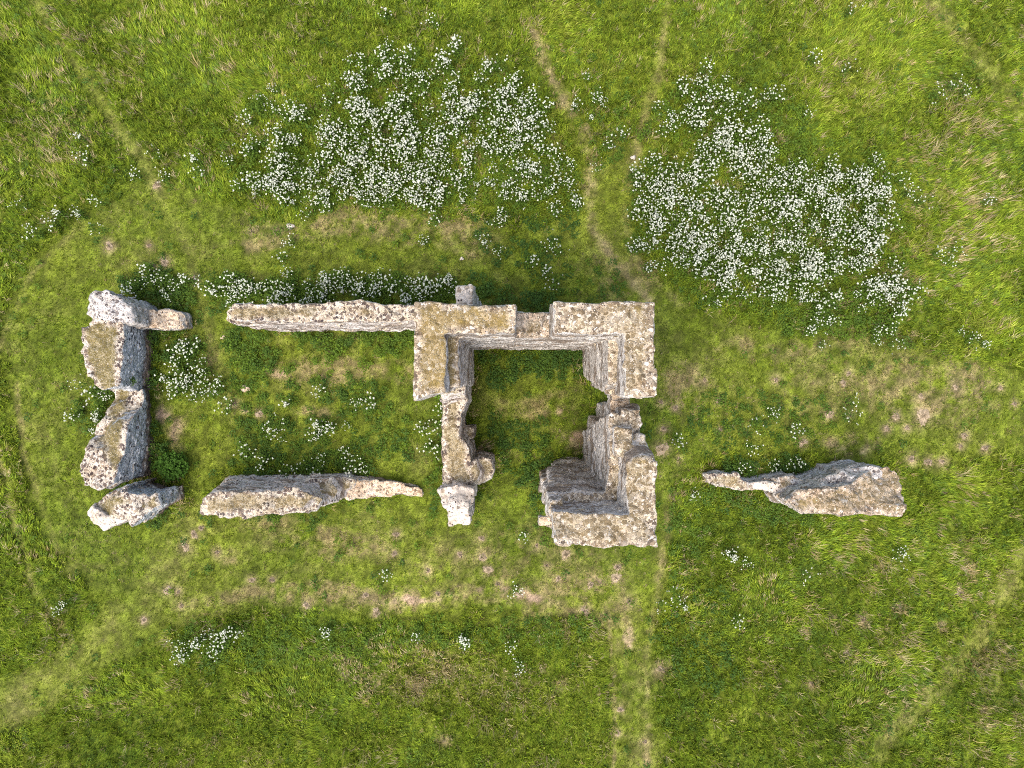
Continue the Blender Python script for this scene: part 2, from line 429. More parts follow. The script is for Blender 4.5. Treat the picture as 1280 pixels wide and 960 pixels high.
def blocks3(X, Y, Z, seed):
    """irregular protruding and missing stones: a random offset per warped cell, in broken courses"""
    A, B, C = np.meshgrid(X, Y, Z, indexing='ij')
    w = vnoise3(A * 2.3, B * 2.3, C * 2.3, seed + 21)
    row = np.floor((C + .05 * w) / .15)
    u = (A + .07 * w) / .24 + row * .37; v = (B - .07 * w) / .24 + row * .61
    h1 = hash3(np.floor(u).astype(int), np.floor(v).astype(int), row.astype(int), seed)
    u2 = (A + .1 * w) / .6; v2 = (B + .1 * w) / .6
    h2 = hash3(np.floor(u2).astype(int), np.floor(v2).astype(int), np.floor((C - .1 * w) / .42).astype(int), seed + 3)
    return (h1 - .5) * 1.2 + (h2 - .5) * 1.3

def build_wall(name, blocks, mat, parent, base, h=.05, seed=0, knob=.014):
    allp = np.concatenate([np.concatenate([b['bot'], b['top']]) for b in blocks])
    lo = np.array([*(allp.min(0) - .35), min(b['z0'] for b in blocks) - .3]); hi = np.array([*(allp.max(0) + .35), max(b['tops'][:, 2].max() for b in blocks) + .4])
    n = np.ceil((hi - lo) / h).astype(int) + 1
    X = lo[0] + h * np.arange(n[0]); Y = lo[1] + h * np.arange(n[1]); Z = lo[2] + h * np.arange(n[2])
    X2, Y2 = np.meshgrid(X, Y, indexing='ij')
    f = np.full((n[0], n[1], n[2]), 9., np.float32)
    tn = fbm2(X2 * 1.6, Y2 * 1.6, seed + 300, 4)
    tn2 = fbm2(X2 * 6, Y2 * 6, seed + 340, 2)
    for b in blocks:
        FOOT.append(b['bot'])
        wsum = 0; tsum = 0
        for (tx, ty, tz) in b['tops']:
            w = 1 / (((X2 - tx) ** 2 + (Y2 - ty) ** 2) + .01) ** 1.7
            wsum = wsum + w; tsum = tsum + w * tz
        T = tsum / wsum + tn * b['lump'] * 2.2 + tn2 * .05
        zt = b['zt']
        for k, z in enumerate(Z):
            if z > T.max() + .1: break
            t = min(max(z / zt, 0), 1.05)
            d = sd_poly(X2, Y2, b['bot'] * (1 - t) + b['top'] * t)
            nn = vnoise3(X2 * 1.3, Y2 * 1.3, np.full_like(X2, z * 1.3), seed) * b['rough'] + vnoise3(X2 * 4, Y2 * 4, np.full_like(X2, z * 6), seed + 5) * .03
            dd = np.maximum(d + nn, z - T)
            dd = np.maximum(dd, b['z0'] - z)
            f[:, :, k] = np.minimum(f[:, :, k], dd)
    # knobbly stones
    f += (vnoise3(*np.meshgrid(X * 9, Y * 9, Z * 11, indexing='ij'), seed + 9) * .022 + blocks3(X, Y, Z, seed) * (knob * 1.0 + .012) + vnoise3(*np.meshgrid(X * 4.2, Y * 4.2, Z * 5, indexing='ij'), seed + 12) * knob).astype(np.float32)
    f[0] = f[-1] = 9; f[:, 0] = f[:, -1] = 9; f[:, :, 0] = f[:, :, -1] = 9
    V, Q = surface_nets(f, lo, h)
    ms = np.zeros(len(V))
    for b in blocks:
        t_ = np.clip(V[:, 2] / b['zt'], 0, 1.05)
        d0 = sd_poly(V[:, 0], V[:, 1], b['top']); q = (V[:, 2] > b['tops'][:, 2].min() - .5)
        e = -d0 - .11 + .26 * fbm2(V[:, 0] * 1.8, V[:, 1] * 1.8, seed + 77, 4)
        ms = np.maximum(ms, np.where(q, sstep(-.02, .16, e) * sstep(-.45, -.10, fbm2(V[:, 0] * .8, V[:, 1] * .8, seed + 78, 3)), 0))
    V = V - np.array(base)
    me = mesh_np(name, V, Q, True)
    me.attributes.new('moss', 'FLOAT', 'POINT').data.foreach_set('value', ms.astype(np.float32))
    return obj(name, me, mat, parent)

def base_of(pts): 
    a = np.array(pts, float); return (float(a[:, 0].mean()), float(a[:, 1].mean()), 0.)

m_cap = rubble('flint_rubble_ochre', 9.5, 8., lichen=.52, mortar=(.47, .39, .28), lichen_cols=((.19, .15, .04), (.33, .23, .06)), specks=.35, cover=.60, moss=.7)
m_cap2 = rubble('flint_rubble_cream', 9.5, 8., lichen=.26, mortar=(.49, .425, .32), pale=.3, specks=.5, cover=.58, moss=.4)
m_cap3 = rubble('flint_rubble_dark', 9.5, 8.,  lichen=.36, mortar=(.46, .37, .28), pale=.3, specks=1., cover=.52, moss=.5)
m_nave = rubble('flint_rubble_fine', 9., 8., stones=[(0., (.055, .042, .042)), (.33, (.15, .115, .095)), (.55, (.29, .23, .17)), (.74, (.48, .415, .32)), (1., (.66, .61, .52))],  lichen=.25, mortar=(.48, .42, .325), side_mortar=(.58, .52, .48), specks=1.3, pale=.3, cover=.52, moss=.75, lichen_cols=((.20, .16, .06), (.30, .23, .10)))
m_west = rubble('flint_rubble_grey', 9., 7.5, stones=[(0., (.055, .042, .042)), (.33, (.15, .115, .095)), (.55, (.29, .23, .17)), (.74, (.48, .415, .32)), (1., (.66, .61, .52))],  lichen=.2, mortar=(.50, .445, .365), cover=.5, brown_below=.65, lichen_cols=((.15, .13, .035), (.24, .19, .07)), specks=1.3, band=.2, pale=.3, moss=.95, side_mortar=(.38, .41, .43),
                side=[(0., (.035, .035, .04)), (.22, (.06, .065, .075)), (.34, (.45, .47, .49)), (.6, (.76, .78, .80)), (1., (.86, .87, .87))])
m_grey = rubble('grey_lichen_rubble', 9., 8., lichen=.2, mortar=(.47, .44, .40), pale=.4, cover=.5, specks=1., band=.3,
                stones=[(0., (.06, .05, .05)), (.3, (.22, .20, .19)), (.5, (.40, .39, .38)), (.75, (.56, .55, .53)), (1., (.70, .69, .66))])
m_tan = rubble('tan_mortar_rubble', 9., 8., lichen=.15, mortar=(.58, .46, .33), pale=.4, specks=.8,
               stones=[(0., (.12, .08, .05)), (.3, (.34, .25, .17)), (.6, (.5, .38, .27)), (1., (.70, .60, .48))])
m_lime = rubble('limestone_rubble', 5., 6., lichen=.15, mortar=(.56, .50, .43), pale=.45, side_mortar=(.52, .47, .42), specks=.5, band=.3,
                stones=[(0., (.24, .19, .14)), (.3, (.5, .45, .38)), (1., (.66, .61, .54))], side=[(0., (.24, .22, .2)), (.4, (.45, .42, .38)), (1., (.64, .61, .56))])

# --- tower
tb = (.64, -1.1, 0.)
tower = empty('ruined_tower', tb)
tag(tower, 'roofless square flint church tower with two tall breaches, tallest of the ruins', 'tower', None, 'thing')
p = build_wall('corner_wall', [
    blk([(-2.7, 2.26), (-1.5, 2.26), (-1.5, -.05), (-2.7, -.3)], [(-2.7, 2.26), (-1.52, 2.26), (-1.55, -.05), (-2.7, -.3)], [(-2.7, 2.2, 7.1), (-1.5, 2.2, 7.1), (-1.5, 0, 6.9), (-2.7, -.3, 6.9)]),
    rblk(-2.7, .1, 1.34, 2.26, 7.05),
    blk([(-2.7, 2.26), (-1.86, 2.26), (-1.86, -.15), (-2.15, -.2), (-2.7, -.44)], [(-2.7, 2.26), (-1.86, 2.26), (-1.86, -.22), (-2.2, -.26), (-2.7, -.46)], [(-2.7, 2.2, 8), (-1.86, 2.2, 8), (-1.9, 0, 8), (-2.7, -.4, 8)], lump=.045, rough=.05),
    blk(rect(-2.7, 0, 1.38, 2.26), [(-2.7, 2.26), (.1, 2.2), (.12, 1.38), (-2.7, 1.38)], [(-2.7, 2, 8), (.0, 2, 8), (-1, 1.6, 8)], lump=.045, rough=.05)], m_cap, tower, tb, seed=1)
p['label'] = 'corner with ochre lichen on its broad flat top'
p = build_wall('broken_wall', [blk(rect(-.1, 1.35, 1.34, 2.2), rect(-.1, 1.35, 1.42, 2.2), [(.0, 1.8, 5.9), (.6, 1.9, 5.7), (1.3, 1.8, 6.0)], lump=.1)], m_cap3, tower, tb, seed=2)
p['label'] = 'lower broken stretch between two corners'
p = build_wall('corner_wall', [
    rblk(1.2, 3.98, 1.34, 2.26, 7.05),
    blk([(2.75, 2.2), (3.98, 2.2), (3.98, .2), (2.75, .35)], [(2.8, 2.2), (3.98, 2.2), (3.95, -.5), (2.85, -.35)], [(3, 2, 6.9), (3.9, 2, 6.9), (3.9, .1, 6.8), (2.9, .1, 6.6), (3., -.3, 6.0), (3.8, -.4, 6.0)], zt=6.5),
    blk(rect(1.15, 3.98, 1.38, 2.28), rect(1.15, 3.98, 1.38, 2.28), [(1.2, 2, 8), (3.9, 2, 8), (2.5, 1.6, 8)], lump=.045, rough=.05),
    blk([(3.08, 2.2), (3.98, 2.2), (3.98, -.1), (3.08, .0)], [(3.08, 2.2), (3.98, 2.2), (3.96, -.35), (3.7, -.5), (3.35, -.5), (3.08, -.25)][:3] + [(3.1, -.45)], [(3.1, 2, 8), (3.9, 2, 8), (3.9, 0, 8), (3.2, .2, 8), (3.4, -.5, 7.6)], lump=.04, rough=.05)], m_cap2, tower, tb, seed=3)
p['label'] = 'corner with cream mortar and large brown flints'
p = build_wall('lintel', [blk(rect(3.14, 3.74, -1.25, -.2), rect(3.14, 3.74, -1.25, -.2), [(3.4, -.3, 5.3), (3.4, -.7, 4.9), (3.4, -1.2, 5.4)], z0=4.3, rough=.08, lump=.1)], m_tan, tower, tb, seed=4)
FOOT.pop()
p['label'] = 'short piece of masonry bridging two corners over an opening'
p = build_wall('corner_wall', [
    blk([(2.75, -1.95), (3.98, -1.2), (3.98, -4.47), (2.75, -4.47)], [(2.88, -.9), (3.84, -.82), (3.98, -4.47), (2.88, -4.47)], [(2.9, -1, 6.3), (3.8, -.9, 6.3), (3.9, -2, 6.6), (2.9, -2, 6.5), (2.9, -4, 6.5)], zt=6.3),
    blk([(3.0, -1.9), (3.5, -1.5), (3.9, -1.5), (3.98, -2.2), (3.98, -4.4), (3.0, -4.4)], [(3.22, -1.7), (3.5, -1.35), (3.88, -1.5), (3.98, -2.2), (3.98, -4.4), (3.22, -4.4)], [(3.22, -1.7, 7.1), (3.5, -1.35, 6.5), (3.9, -1.5, 7.0), (3.6, -2.2, 7.9), (3.95, -2.4, 8), (3.3, -4, 8), (3.9, -4, 8)], zt=8., lump=.05),
    blk([(1.55, -2.93), (2.9, -2.93), (2.9, -4.4), (1.55, -4.4)], [(1.02, -3.32), (2.9, -3.36), (2.9, -4.4), (1.02, -4.4)], [(1., -3.4, 6.2), (2.9, -3.4, 6.5), (1., -4.4, 6.2), (2.9, -4.4, 6.5)], zt=6.5, rough=.14),
    blk(rect(1.3, 3.98, -4.47, -3.2), [(1.12, -3.62), (3.9, -3.56), (3.98, -4.49), (1.2, -4.47)], [(1.25, -3.7, 7.7), (1.2, -4.4, 7.95), (2.5, -4, 8), (3.9, -3.6, 8), (3.9, -4.4, 8)], zt=7.9, lump=.05),
    rblk(3.3, 3.85, -1.5, -.75, 6.5, rough=.12, lump=.12), rblk(3.0, 3.5, -2.1, -1.3, 7.0, rough=.12, lump=.12), rblk(1.05, 1.5, -3.9, -3.35, 6.9, rough=.12, lump=.1)], m_cap2, tower, tb, seed=5, knob=.026)
p['label'] = 'tall corner stepping down, with streaked grey inner faces'
p = build_wall('low_wall', [
    pblk(None, [(553, 480), (582, 462), (584, 500), (575, 520), (575, 543), (588, 560), (590, 590), (592, 606), (570, 609), (552, 606)],
         [(560, 480, 4.), (582, 470, 3.8), (568, 515, 3.1), (570, 560, 3.), (575, 600, 2.8)], 3.),
    pblk(None, [(580, 533), (592, 535), (593, 548), (582, 550)], 1.7, 1.7, rough=.02)], m_nave, tower, tb, seed=6)
p['label'] = 'low remnant wall, knee of flint with a ragged top'
p = build_wall('pier', [pblk(None, [(584, 578), (600, 571), (615, 575), (618, 588), (614, 600), (600, 607), (584, 606)], [(590, 590, 2.8), (612, 580, 2.3), (614, 600, 2.3)], 2.5)], m_nave, tower, tb, seed=7)
p = build_wall('buttress', [
    pblk(None, [(548, 614), (570, 606), (592, 612), (588, 634), (556, 634)], [(560, 612, 3.5), (585, 612, 3.4), (570, 630, 3.8)], 3.5, rough=.04),
    pblk(None, [(558, 626), (588, 626), (586, 657), (561, 657)], [(560, 630, 3.4), (586, 630, 3.4), (572, 655, 2.9)], 3.1, rough=.015, lump=.04)], m_lime, tower, tb, seed=8, knob=.04)
p['label'] = 'whitish limestone buttress at the end of the low wall'
p = build_wall('buttress', [pblk(None, [(570, 357), (592, 356), (592, 396), (570, 396)], 6., 6., rough=.012, lump=.03)], m_lime, tower, tb, seed=9)
p['label'] = 'pale square buttress top'
p = build_wall('stone_slab', [blk([(.82, -4.02), (1.5, -4.02), (1.5, -4.27), (.82, -4.27)], [(.82, -4.02), (1.5, -4.02), (1.5, -4.27), (.82, -4.27)], [(1, -4.1, 6.22), (1.4, -4.2, 6.22)], z0=6.0, rough=.004, lump=.01)], m_tan, tower, tb, h=.035, seed=10)
FOOT.pop()
p['label'] = 'flat slab sticking out of the broken wall end'

# --- free standing walls
def wall_thing(name, label, cat, parts, base, group=None):
    t = empty(name, base); tag(t, label, cat, group, 'thing')
    for i, (pn, blocks, mat, sd) in enumerate(parts):
        build_wall(pn, blocks, mat, t, base, seed=sd, knob=.034 if mat not in (m_lime,) else .015)
    return t
G = 'broken flint walls of the ruined church'
wall_thing('ruined_wall', 'long narrow straight flint wall joining the tower, beside a hedge of white flowers', 'wall', [
    ('wall', [pblk(None, [(280, 399), (284, 386), (296, 379), (395, 380), (425, 377), (450, 377), (475, 381), (540, 382), (540, 402), (300, 402), (288, 402)],
                  [(284, 398, 3.8), (300, 390, 4.05), (430, 388, 4.2), (530, 390, 4.1), (380, 392, 4.)], 4., lump=.06)], m_nave, 20)], base_of([M(400, 390, 2)]), G)
wall_thing('ruined_wall', 'thick grey-faced flint wall sinking into a low sandy stub at one end', 'wall', [
    ('wall', [pblk([(268, 627), (268, 615), (287, 594), (380, 592), (405, 596), (415, 605), (405, 622), (350, 626), (290, 627)],
                  [(246, 644), (252, 627), (266, 616), (368, 611), (388, 618), (400, 629), (391, 641), (350, 645), (256, 646)],
                  [(252, 640, 2.8), (270, 625, 3.), (380, 622, 3.), (330, 640, 3.), (398, 632, 2.4)], 3.),
              pblk(None, [(385, 597), (428, 595), (445, 600), (440, 621), (398, 631)], [(390, 600, 1.5), (402, 626, 2.0), (415, 612, 1.7), (432, 600, 1.), (440, 615, .85)], 1.2)], m_nave, 21),
    ('sandy_stub', [pblk(None, [(430, 597), (470, 600), (505, 602), (530, 609), (528, 617), (490, 621), (435, 623)], [(435, 610, .85), (470, 610, .6), (525, 612, .32)], .6, far=True)], m_tan, 22)],
    base_of([M(360, 615, 1)]), G)
wall_thing('ruined_wall', 'broad end wall with mossy olive top and a deep dip halfway along', 'wall', [
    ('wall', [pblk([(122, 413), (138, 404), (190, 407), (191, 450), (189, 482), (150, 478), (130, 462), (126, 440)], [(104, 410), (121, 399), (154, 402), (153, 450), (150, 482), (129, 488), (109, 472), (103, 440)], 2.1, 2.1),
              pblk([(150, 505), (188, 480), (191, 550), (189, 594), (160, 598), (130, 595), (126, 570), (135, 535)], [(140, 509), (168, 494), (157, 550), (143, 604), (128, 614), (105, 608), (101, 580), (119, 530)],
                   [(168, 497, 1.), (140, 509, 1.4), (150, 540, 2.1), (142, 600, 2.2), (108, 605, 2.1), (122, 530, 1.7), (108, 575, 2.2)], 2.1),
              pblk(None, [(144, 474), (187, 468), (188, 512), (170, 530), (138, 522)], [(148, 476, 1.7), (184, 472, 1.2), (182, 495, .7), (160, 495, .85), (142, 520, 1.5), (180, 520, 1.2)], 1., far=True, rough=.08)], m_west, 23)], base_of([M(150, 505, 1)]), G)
wall_thing('ruined_wall', 'grey lumpy wall fragment with a low tan stub, lying across the end wall top', 'wall', [
    ('wall', [pblk(None, [(99, 390), (105, 374), (125, 365), (148, 367), (168, 375), (190, 379), (204, 391), (206, 410), (165, 411), (140, 403), (112, 399)], [(102, 390, 1.7), (130, 375, 2.3), (160, 390, 2.2), (190, 395, 1.8)], 2.1, far=True, rough=.07, lump=.1)], m_grey, 25),
    ('tan_stub', [pblk(None, [(140, 390), (190, 388), (222, 388), (241, 392), (243, 412), (140, 411)], [(150, 400, 1.7), (185, 400, 1.2), (215, 400, .8), (242, 402, .45)], 1., far=True)], m_tan, 26)], base_of([M(160, 392, 1)]), G)
wall_thing('ruined_wall', 'pointed pale fragment with brown moss patch on top, beside the leafy shrub', 'wall', [
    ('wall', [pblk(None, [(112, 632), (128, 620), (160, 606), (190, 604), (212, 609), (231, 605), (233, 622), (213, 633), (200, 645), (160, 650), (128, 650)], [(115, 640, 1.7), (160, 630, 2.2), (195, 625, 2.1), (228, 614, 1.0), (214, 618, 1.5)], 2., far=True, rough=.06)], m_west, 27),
    ('buttress', [pblk(None, [(100, 648), (101, 640), (114, 629), (140, 640), (165, 648), (130, 662), (122, 657)], [(102, 644, 1.3), (130, 645, 1.9), (130, 660, 1.6)], 1.6, rough=.03)], m_lime, 28)], base_of([M(165, 630, 1)]), G)
wall_thing('ruined_wall', 'isolated club-shaped fragment standing alone in grass, thin low end and thick tall end', 'wall', [
    ('wall', [pblk([(955, 614), (968, 600), (1000, 590), (1032, 588), (1054, 581), (1068, 584), (1079, 592), (1079, 610), (1070, 626), (962, 625)],
                   [(988, 627), (1004, 614), (1045, 613), (1070, 607), (1086, 592), (1128, 586), (1140, 598), (1141, 630), (1132, 647), (1012, 643)],
                   [(1005, 630, 2.5), (1045, 614, 2.6), (1080, 605, 2.5), (1100, 590, 2.2), (1130, 605, 2.4), (1120, 640, 2.8), (1050, 635, 2.9)], 3., rough=.08, lump=.1)], m_cap3, 29),
    ('grey_core', [pblk(None, [(968, 595), (990, 592), (1045, 593), (1046, 588), (1058, 586), (1078, 581), (1098, 584), (1114, 592), (1085, 606), (1020, 616), (985, 610)], [(970, 592, 1.2), (1000, 595, 1.4), (1040, 598, 2.0), (1060, 584, 1.9), (1090, 585, 2.1), (1030, 612, 2.5), (1070, 600, 2.4)], 1.7, far=True, rough=.08, lump=.12)], m_grey, 30),
    ('low_end', [pblk(None, [(877, 590), (895, 587), (915, 589), (920, 597), (945, 601), (985, 592), (1000, 600), (995, 612), (945, 613), (915, 610), (880, 602)], [(880, 595, .8), (915, 600, .75), (950, 605, .9), (990, 600, 1.4)], .9, far=True, rough=.05)], m_nave, 31),
    ('limestone_quoin', [pblk(None, [(946, 608), (972, 606), (985, 607), (1005, 622), (1018, 641), (1008, 640), (985, 625), (972, 618), (948, 615)], [(948, 611, 1.), (975, 611, 1.2), (990, 618, 1.8), (1012, 638, 2.4)], 2., rough=.01, lump=.01)], m_lime, 32)],
    base_of([M(1020, 610, 1)]), G)

# ------------------------------------------------------------------ vegetation
def foot_mask(x, y, grow=.0):
    d = np.full(x.shape, 9.)
    for p in FOOT: d = np.minimum(d, sd_poly(x, y, p))
    return d

def blades_mesh(name, x, y, z, length, width, ang, lean, col, bend=.5):
    """one tapering two-segment blade per row"""
    n = len(x)
    dx, dy = np.cos(ang), np.sin(ang); sx, sy = -dy, dx
    l1 = length * .55; l2 = length * .5
    a1 = lean * .55; a2 = lean + bend
    a2 = np.minimum(a2, 1.5)
    h1, v1 = l1 * np.sin(a1), l1 * np.cos(a1)
    h2, v2 = h1 + l2 * np.sin(a2), v1 + l2 * np.cos(a2)
    w = width * .5
    V = np.empty((n, 5, 3), np.float32)
    V[:, 0] = np.stack([x - sx * w, y - sy * w, z], 1); V[:, 1] = np.stack([x + sx * w, y + sy * w, z], 1)
    V[:, 2] = np.stack([x + dx * h1 + sx * w * .8, y + dy * h1 + sy * w * .8, z + v1], 1)
    V[:, 3] = np.stack([x + dx * h1 - sx * w * .8, y + dy * h1 - sy * w * .8, z + v1], 1)
    V[:, 4] = np.stack([x + dx * h2, y + dy * h2, z + v2], 1)
    i = np.arange(n) * 5
    F = np.concatenate([np.stack([i, i + 1, i + 2], 1), np.stack([i, i + 2, i + 3], 1), np.stack([i + 3, i + 2, i + 4], 1)])
    return mesh_np(name, V.reshape(-1, 3), F, True, np.repeat(col, 5, 0))

def grass():
    bx, by, bl, bw, ba, ble, bc = [], [], [], [], [], [], []
    NT = 170000
    cx = RNG.uniform(-23, 23, NT); cy = RNG.uniform(-18, 18, NT)
    PX, PY, short, path, dry, bare, lush = fields(cx, cy)
    infr = (abs(cx) < 20.6) & (abs(cy) < 15.5)
    mot = fbm2(cx * 3.5, cy * 3.5, 87, 4)
    keep = ((short < .5) | (mot > -.16) | (RNG.random(NT) < .35)) & (RNG.random(NT) < np.where(infr, 1., .45)) & (RNG.random(NT) > bare * .9) & (foot_mask(cx, cy) > -.02)
    fmk = foot_mask(cx, cy)
    short = np.where((fmk < .32) & (fbm2(cx * 1.7, cy * 1.7, 89, 3) > -.1), 0, short)
    tall = (1 - short) * (1 - .85 * sstep(.3, .9, path))
    u = RNG.random(NT)
    cx, cy, PX, PY, short, path, dry, bare, lush, tall, u = [a[keep] for a in (cx, cy, PX, PY, short, path, dry, bare, lush, tall, u)]
    n = len(cx)
    # flow of the laid grass
    flow = np.full(n, .6) + 2.2 * fbm2(cx * .12, cy * .12, 71, 3) + 1.6 * fbm2(cx * .7, cy * .7, 75, 2)
    flow = np.where((PY > 740) & (PX < 830), flow + 1.6, flow)
    flow = np.where((PX < 330) & (PY < 300), flow + 1.0, flow)
    clump = fbm2(cx * 1.3, cy * 1.3, 79, 3)
    Lt = (.12 + .19 * np.clip(.65 + 1.15 * clump, .1, 1.4)) * (.7 + .6 * u)
    Lb = np.where(RNG.random(n) < tall, Lt, .05 + .09 * u ** 2)
    Lb *= 1 - .45 * path
    laid = np.clip(.4 + 1.4 * fbm2(cx * .5 + 5, cy * .5, 83, 3), 0.05, 1)
    pal = np.array([(.162, .226, .018), (.126, .190, .017), (.20, .254, .024), (.102, .162, .026), (.235, .268, .045)])
    lush = lush + .2 * path
    pick = np.clip((2.25 + 1.5 * lush + 1.5 * clump + .25 * short + RNG.normal(0, 1.1, n)), 0, 4.99).astype(int)
    pick = np.array([3, 1, 0, 2, 4])[pick]
    base = pal[pick] * np.exp(np.clip(RNG.normal(0, .34, (n, 1)), -.9, .5))
    straw = np.array([(.34, .275, .12), (.30, .245, .13), (.42, .36, .20)])[RNG.integers(0, 3, n)]
    isdry = RNG.random(n) < np.clip(dry * .68 + .02 + .05 * tall * sstep(.15, .45, clump), 0, .9)
    base = np.where(isdry[:, None], straw * RNG.uniform(.7, 1.15, (n, 1)), base)
    Lb = np.where(isdry & (tall > .5), Lb * 1.35, Lb)
    base = base * np.where(tall > .5, 1.2, .9)[:, None]
    NB = 7
    for b in range(NB):
        m = RNG.random(n) < np.where(tall > .5, 1., .85)
        k = m.sum()
        r = np.abs(RNG.normal(0, .055, k)); t = RNG.uniform(0, 6.283, k)
        bx.append(cx[m] + r * np.cos(t)); by.append(cy[m] + r * np.sin(t))
        bl.append(Lb[m] * RNG.uniform(.6, 1.25, k)); bw.append(np.where(tall[m] > .5, .021, .017) * RNG.uniform(.6, 1.5, k))
        w = laid[m]
        vx = np.cos(flow[m]) * w * 1.3 + np.cos(t) * (1 - w * .6); vy = np.sin(flow[m]) * w * 1.3 + np.sin(t) * (1 - w * .6)
        ba.append(np.arctan2(vy, vx)); ble.append(np.clip(.25 + .75 * w * RNG.uniform(.5, 1.3, k), .1, 1.25))
        bc.append(base[m] * RNG.uniform(.7, 1.3, (k, 1)))
    x, y = np.concatenate(bx), np.concatenate(by)
    me = blades_mesh('grass', x, y, gheight(x, y) - .01, np.concatenate(bl), np.concatenate(bw), np.concatenate(ba), np.concatenate(ble), np.concatenate(bc))
    return tag(obj('grass', me, leaf_mat('grass_blade', .4, .8)), kind='stuff')
grass()

# --- leafy weeds (nettles, docks, ivy) in masses along the walls
def leaves_mesh(name, x, y, z, size, ang, tilt, roll, col):
    n = len(x)
    prof = np.array([(-.5, 0, 0), (-.1, -.30, .06), (.5, 0, -.08), (-.1, .30, .06)])
    P = prof[None] * size[:, None, None]
    ca, sa, ct, st, cr, sr = np.cos(ang), np.sin(ang), np.cos(tilt), np.sin(tilt), np.cos(roll), np.sin(roll)
    X, Y, Z = P[..., 0], P[..., 1], P[..., 2]
    Y, Z = Y * cr[:, None] - Z * sr[:, None], Y * sr[:, None] + Z * cr[:, None]
    X, Z = X * ct[:, None] + Z * st[:, None], -X * st[:, None] + Z * ct[:, None]
    X, Y = X * ca[:, None] - Y * sa[:, None], X * sa[:, None] + Y * ca[:, None]
    V = np.stack([X + x[:, None], Y + y[:, None], Z + z[:, None]], -1).reshape(-1, 3)
    i = np.arange(n) * 4
    F = np.concatenate([np.stack([i, i + 1, i + 2], 1), np.stack([i, i + 2, i + 3], 1)])
    return V, F, np.repeat(col, 4, 0)

WEEDS = [  # outline, plants per m2, height, colour 0 dark .. 1 fresh
    ([(262, 350), (330, 344), (470, 346), (565, 360), (565, 385), (265, 386)], 24, .45, .45),
    ([(140, 350), (200, 340), (240, 352), (242, 388), (200, 386), (150, 366)], 24, .45, .3),
    ([(285, 412), (520, 412), (520, 440), (440, 456), (330, 470), (280, 450)], 20, .5, .55),
    ([(190, 412), (245, 412), (250, 450), (215, 470), (192, 480)], 18, .55, .25),
    ([(188, 470), (204, 500), (212, 560), (240, 572), (240, 600), (192, 600)], 22, .5, .15),
    ([(598, 434), (730, 434), (728, 462), (680, 480), (610, 480)], 26, .3, .1),  # dark leaves packed in, partly standing in for wall shade on tower floor
    ([(585, 350), (640, 362), (690, 372), (690, 388), (592, 385)], 24, .8, .1),
    ([(210, 782), (330, 774), (560, 774), (756, 770), (760, 805), (600, 805), (430, 812), (330, 835), (215, 830)], 10, .35, .5),
    ([(880, 576), (1050, 574), (1048, 590), (930, 600), (885, 590)], 26, .5, .1),
    ([(880, 604), (940, 612), (1000, 630), (1010, 650), (930, 650), (870, 625)], 18, .5, .4),
    ([(835, 760), (890, 790), (950, 850), (890, 865), (830, 830)], 7, .4, .2),
    ([(840, 600), (900, 690), (900, 760), (840, 770)], 8, .35, .3),
    ([(592, 598), (600, 606), (600, 660), (588, 660)], 18, .4, .1),
    ([(610, 520), (690, 530), (685, 580), (675, 660), (640, 600), (612, 560)], 16, .25, .12),  # tower floor too: dark leaf colour carries part of the walls' shade
    ([(540, 540), (553, 520), (553, 610), (540, 660)], 20, .45, .4),
    ([(345, 585), (470, 582), (470, 596), (280, 596)], 18, .4, .3),
    ([(255, 644), (400, 644), (395, 655), (260, 655)], 10, .3, .3),
    ([(160, 650), (232, 630), (232, 645), (190, 660)], 16, .35, .2),
    ([(100, 478), (135, 478), (150, 498), (118, 530), (95, 530)], 18, .6, .4),
    ([(600, 270), (720, 268), (725, 300), (650, 345), (600, 310)], 6, .25, .0),
    ([(290, 470), (500, 470), (520, 580), (290, 592)], 9, .22, .35),
    ([(860, 480), (1040, 490), (1040, 560), (860, 575)], 5, .18, .4),
    ([(700, 60), (790, 80), (775, 240), (735, 180)], 4, .4, .6),
    ([(290, 240), (240, 190), (330, 110), (480, 60), (650, 100), (715, 200), (722, 265), (600, 275), (400, 262)], 6, .45, .65),
    ([(790, 300), (800, 180), (830, 110), (870, 85), (1000, 120), (1105, 190), (1150, 350), (1120, 425), (1010, 420), (870, 375)], 6, .45, .65),
    ([(-60, -60), (1340, -60), (1340, 1020), (-60, 1020)], .45, .24, .45),
    ([(830, 365), (900, 380), (1000, 415), (1130, 430), (1120, 400), (900, 360)], 12, .4, .4),
    ([(640, 330), (770, 330), (800, 370), (700, 378)], 5, .25, .35),
]
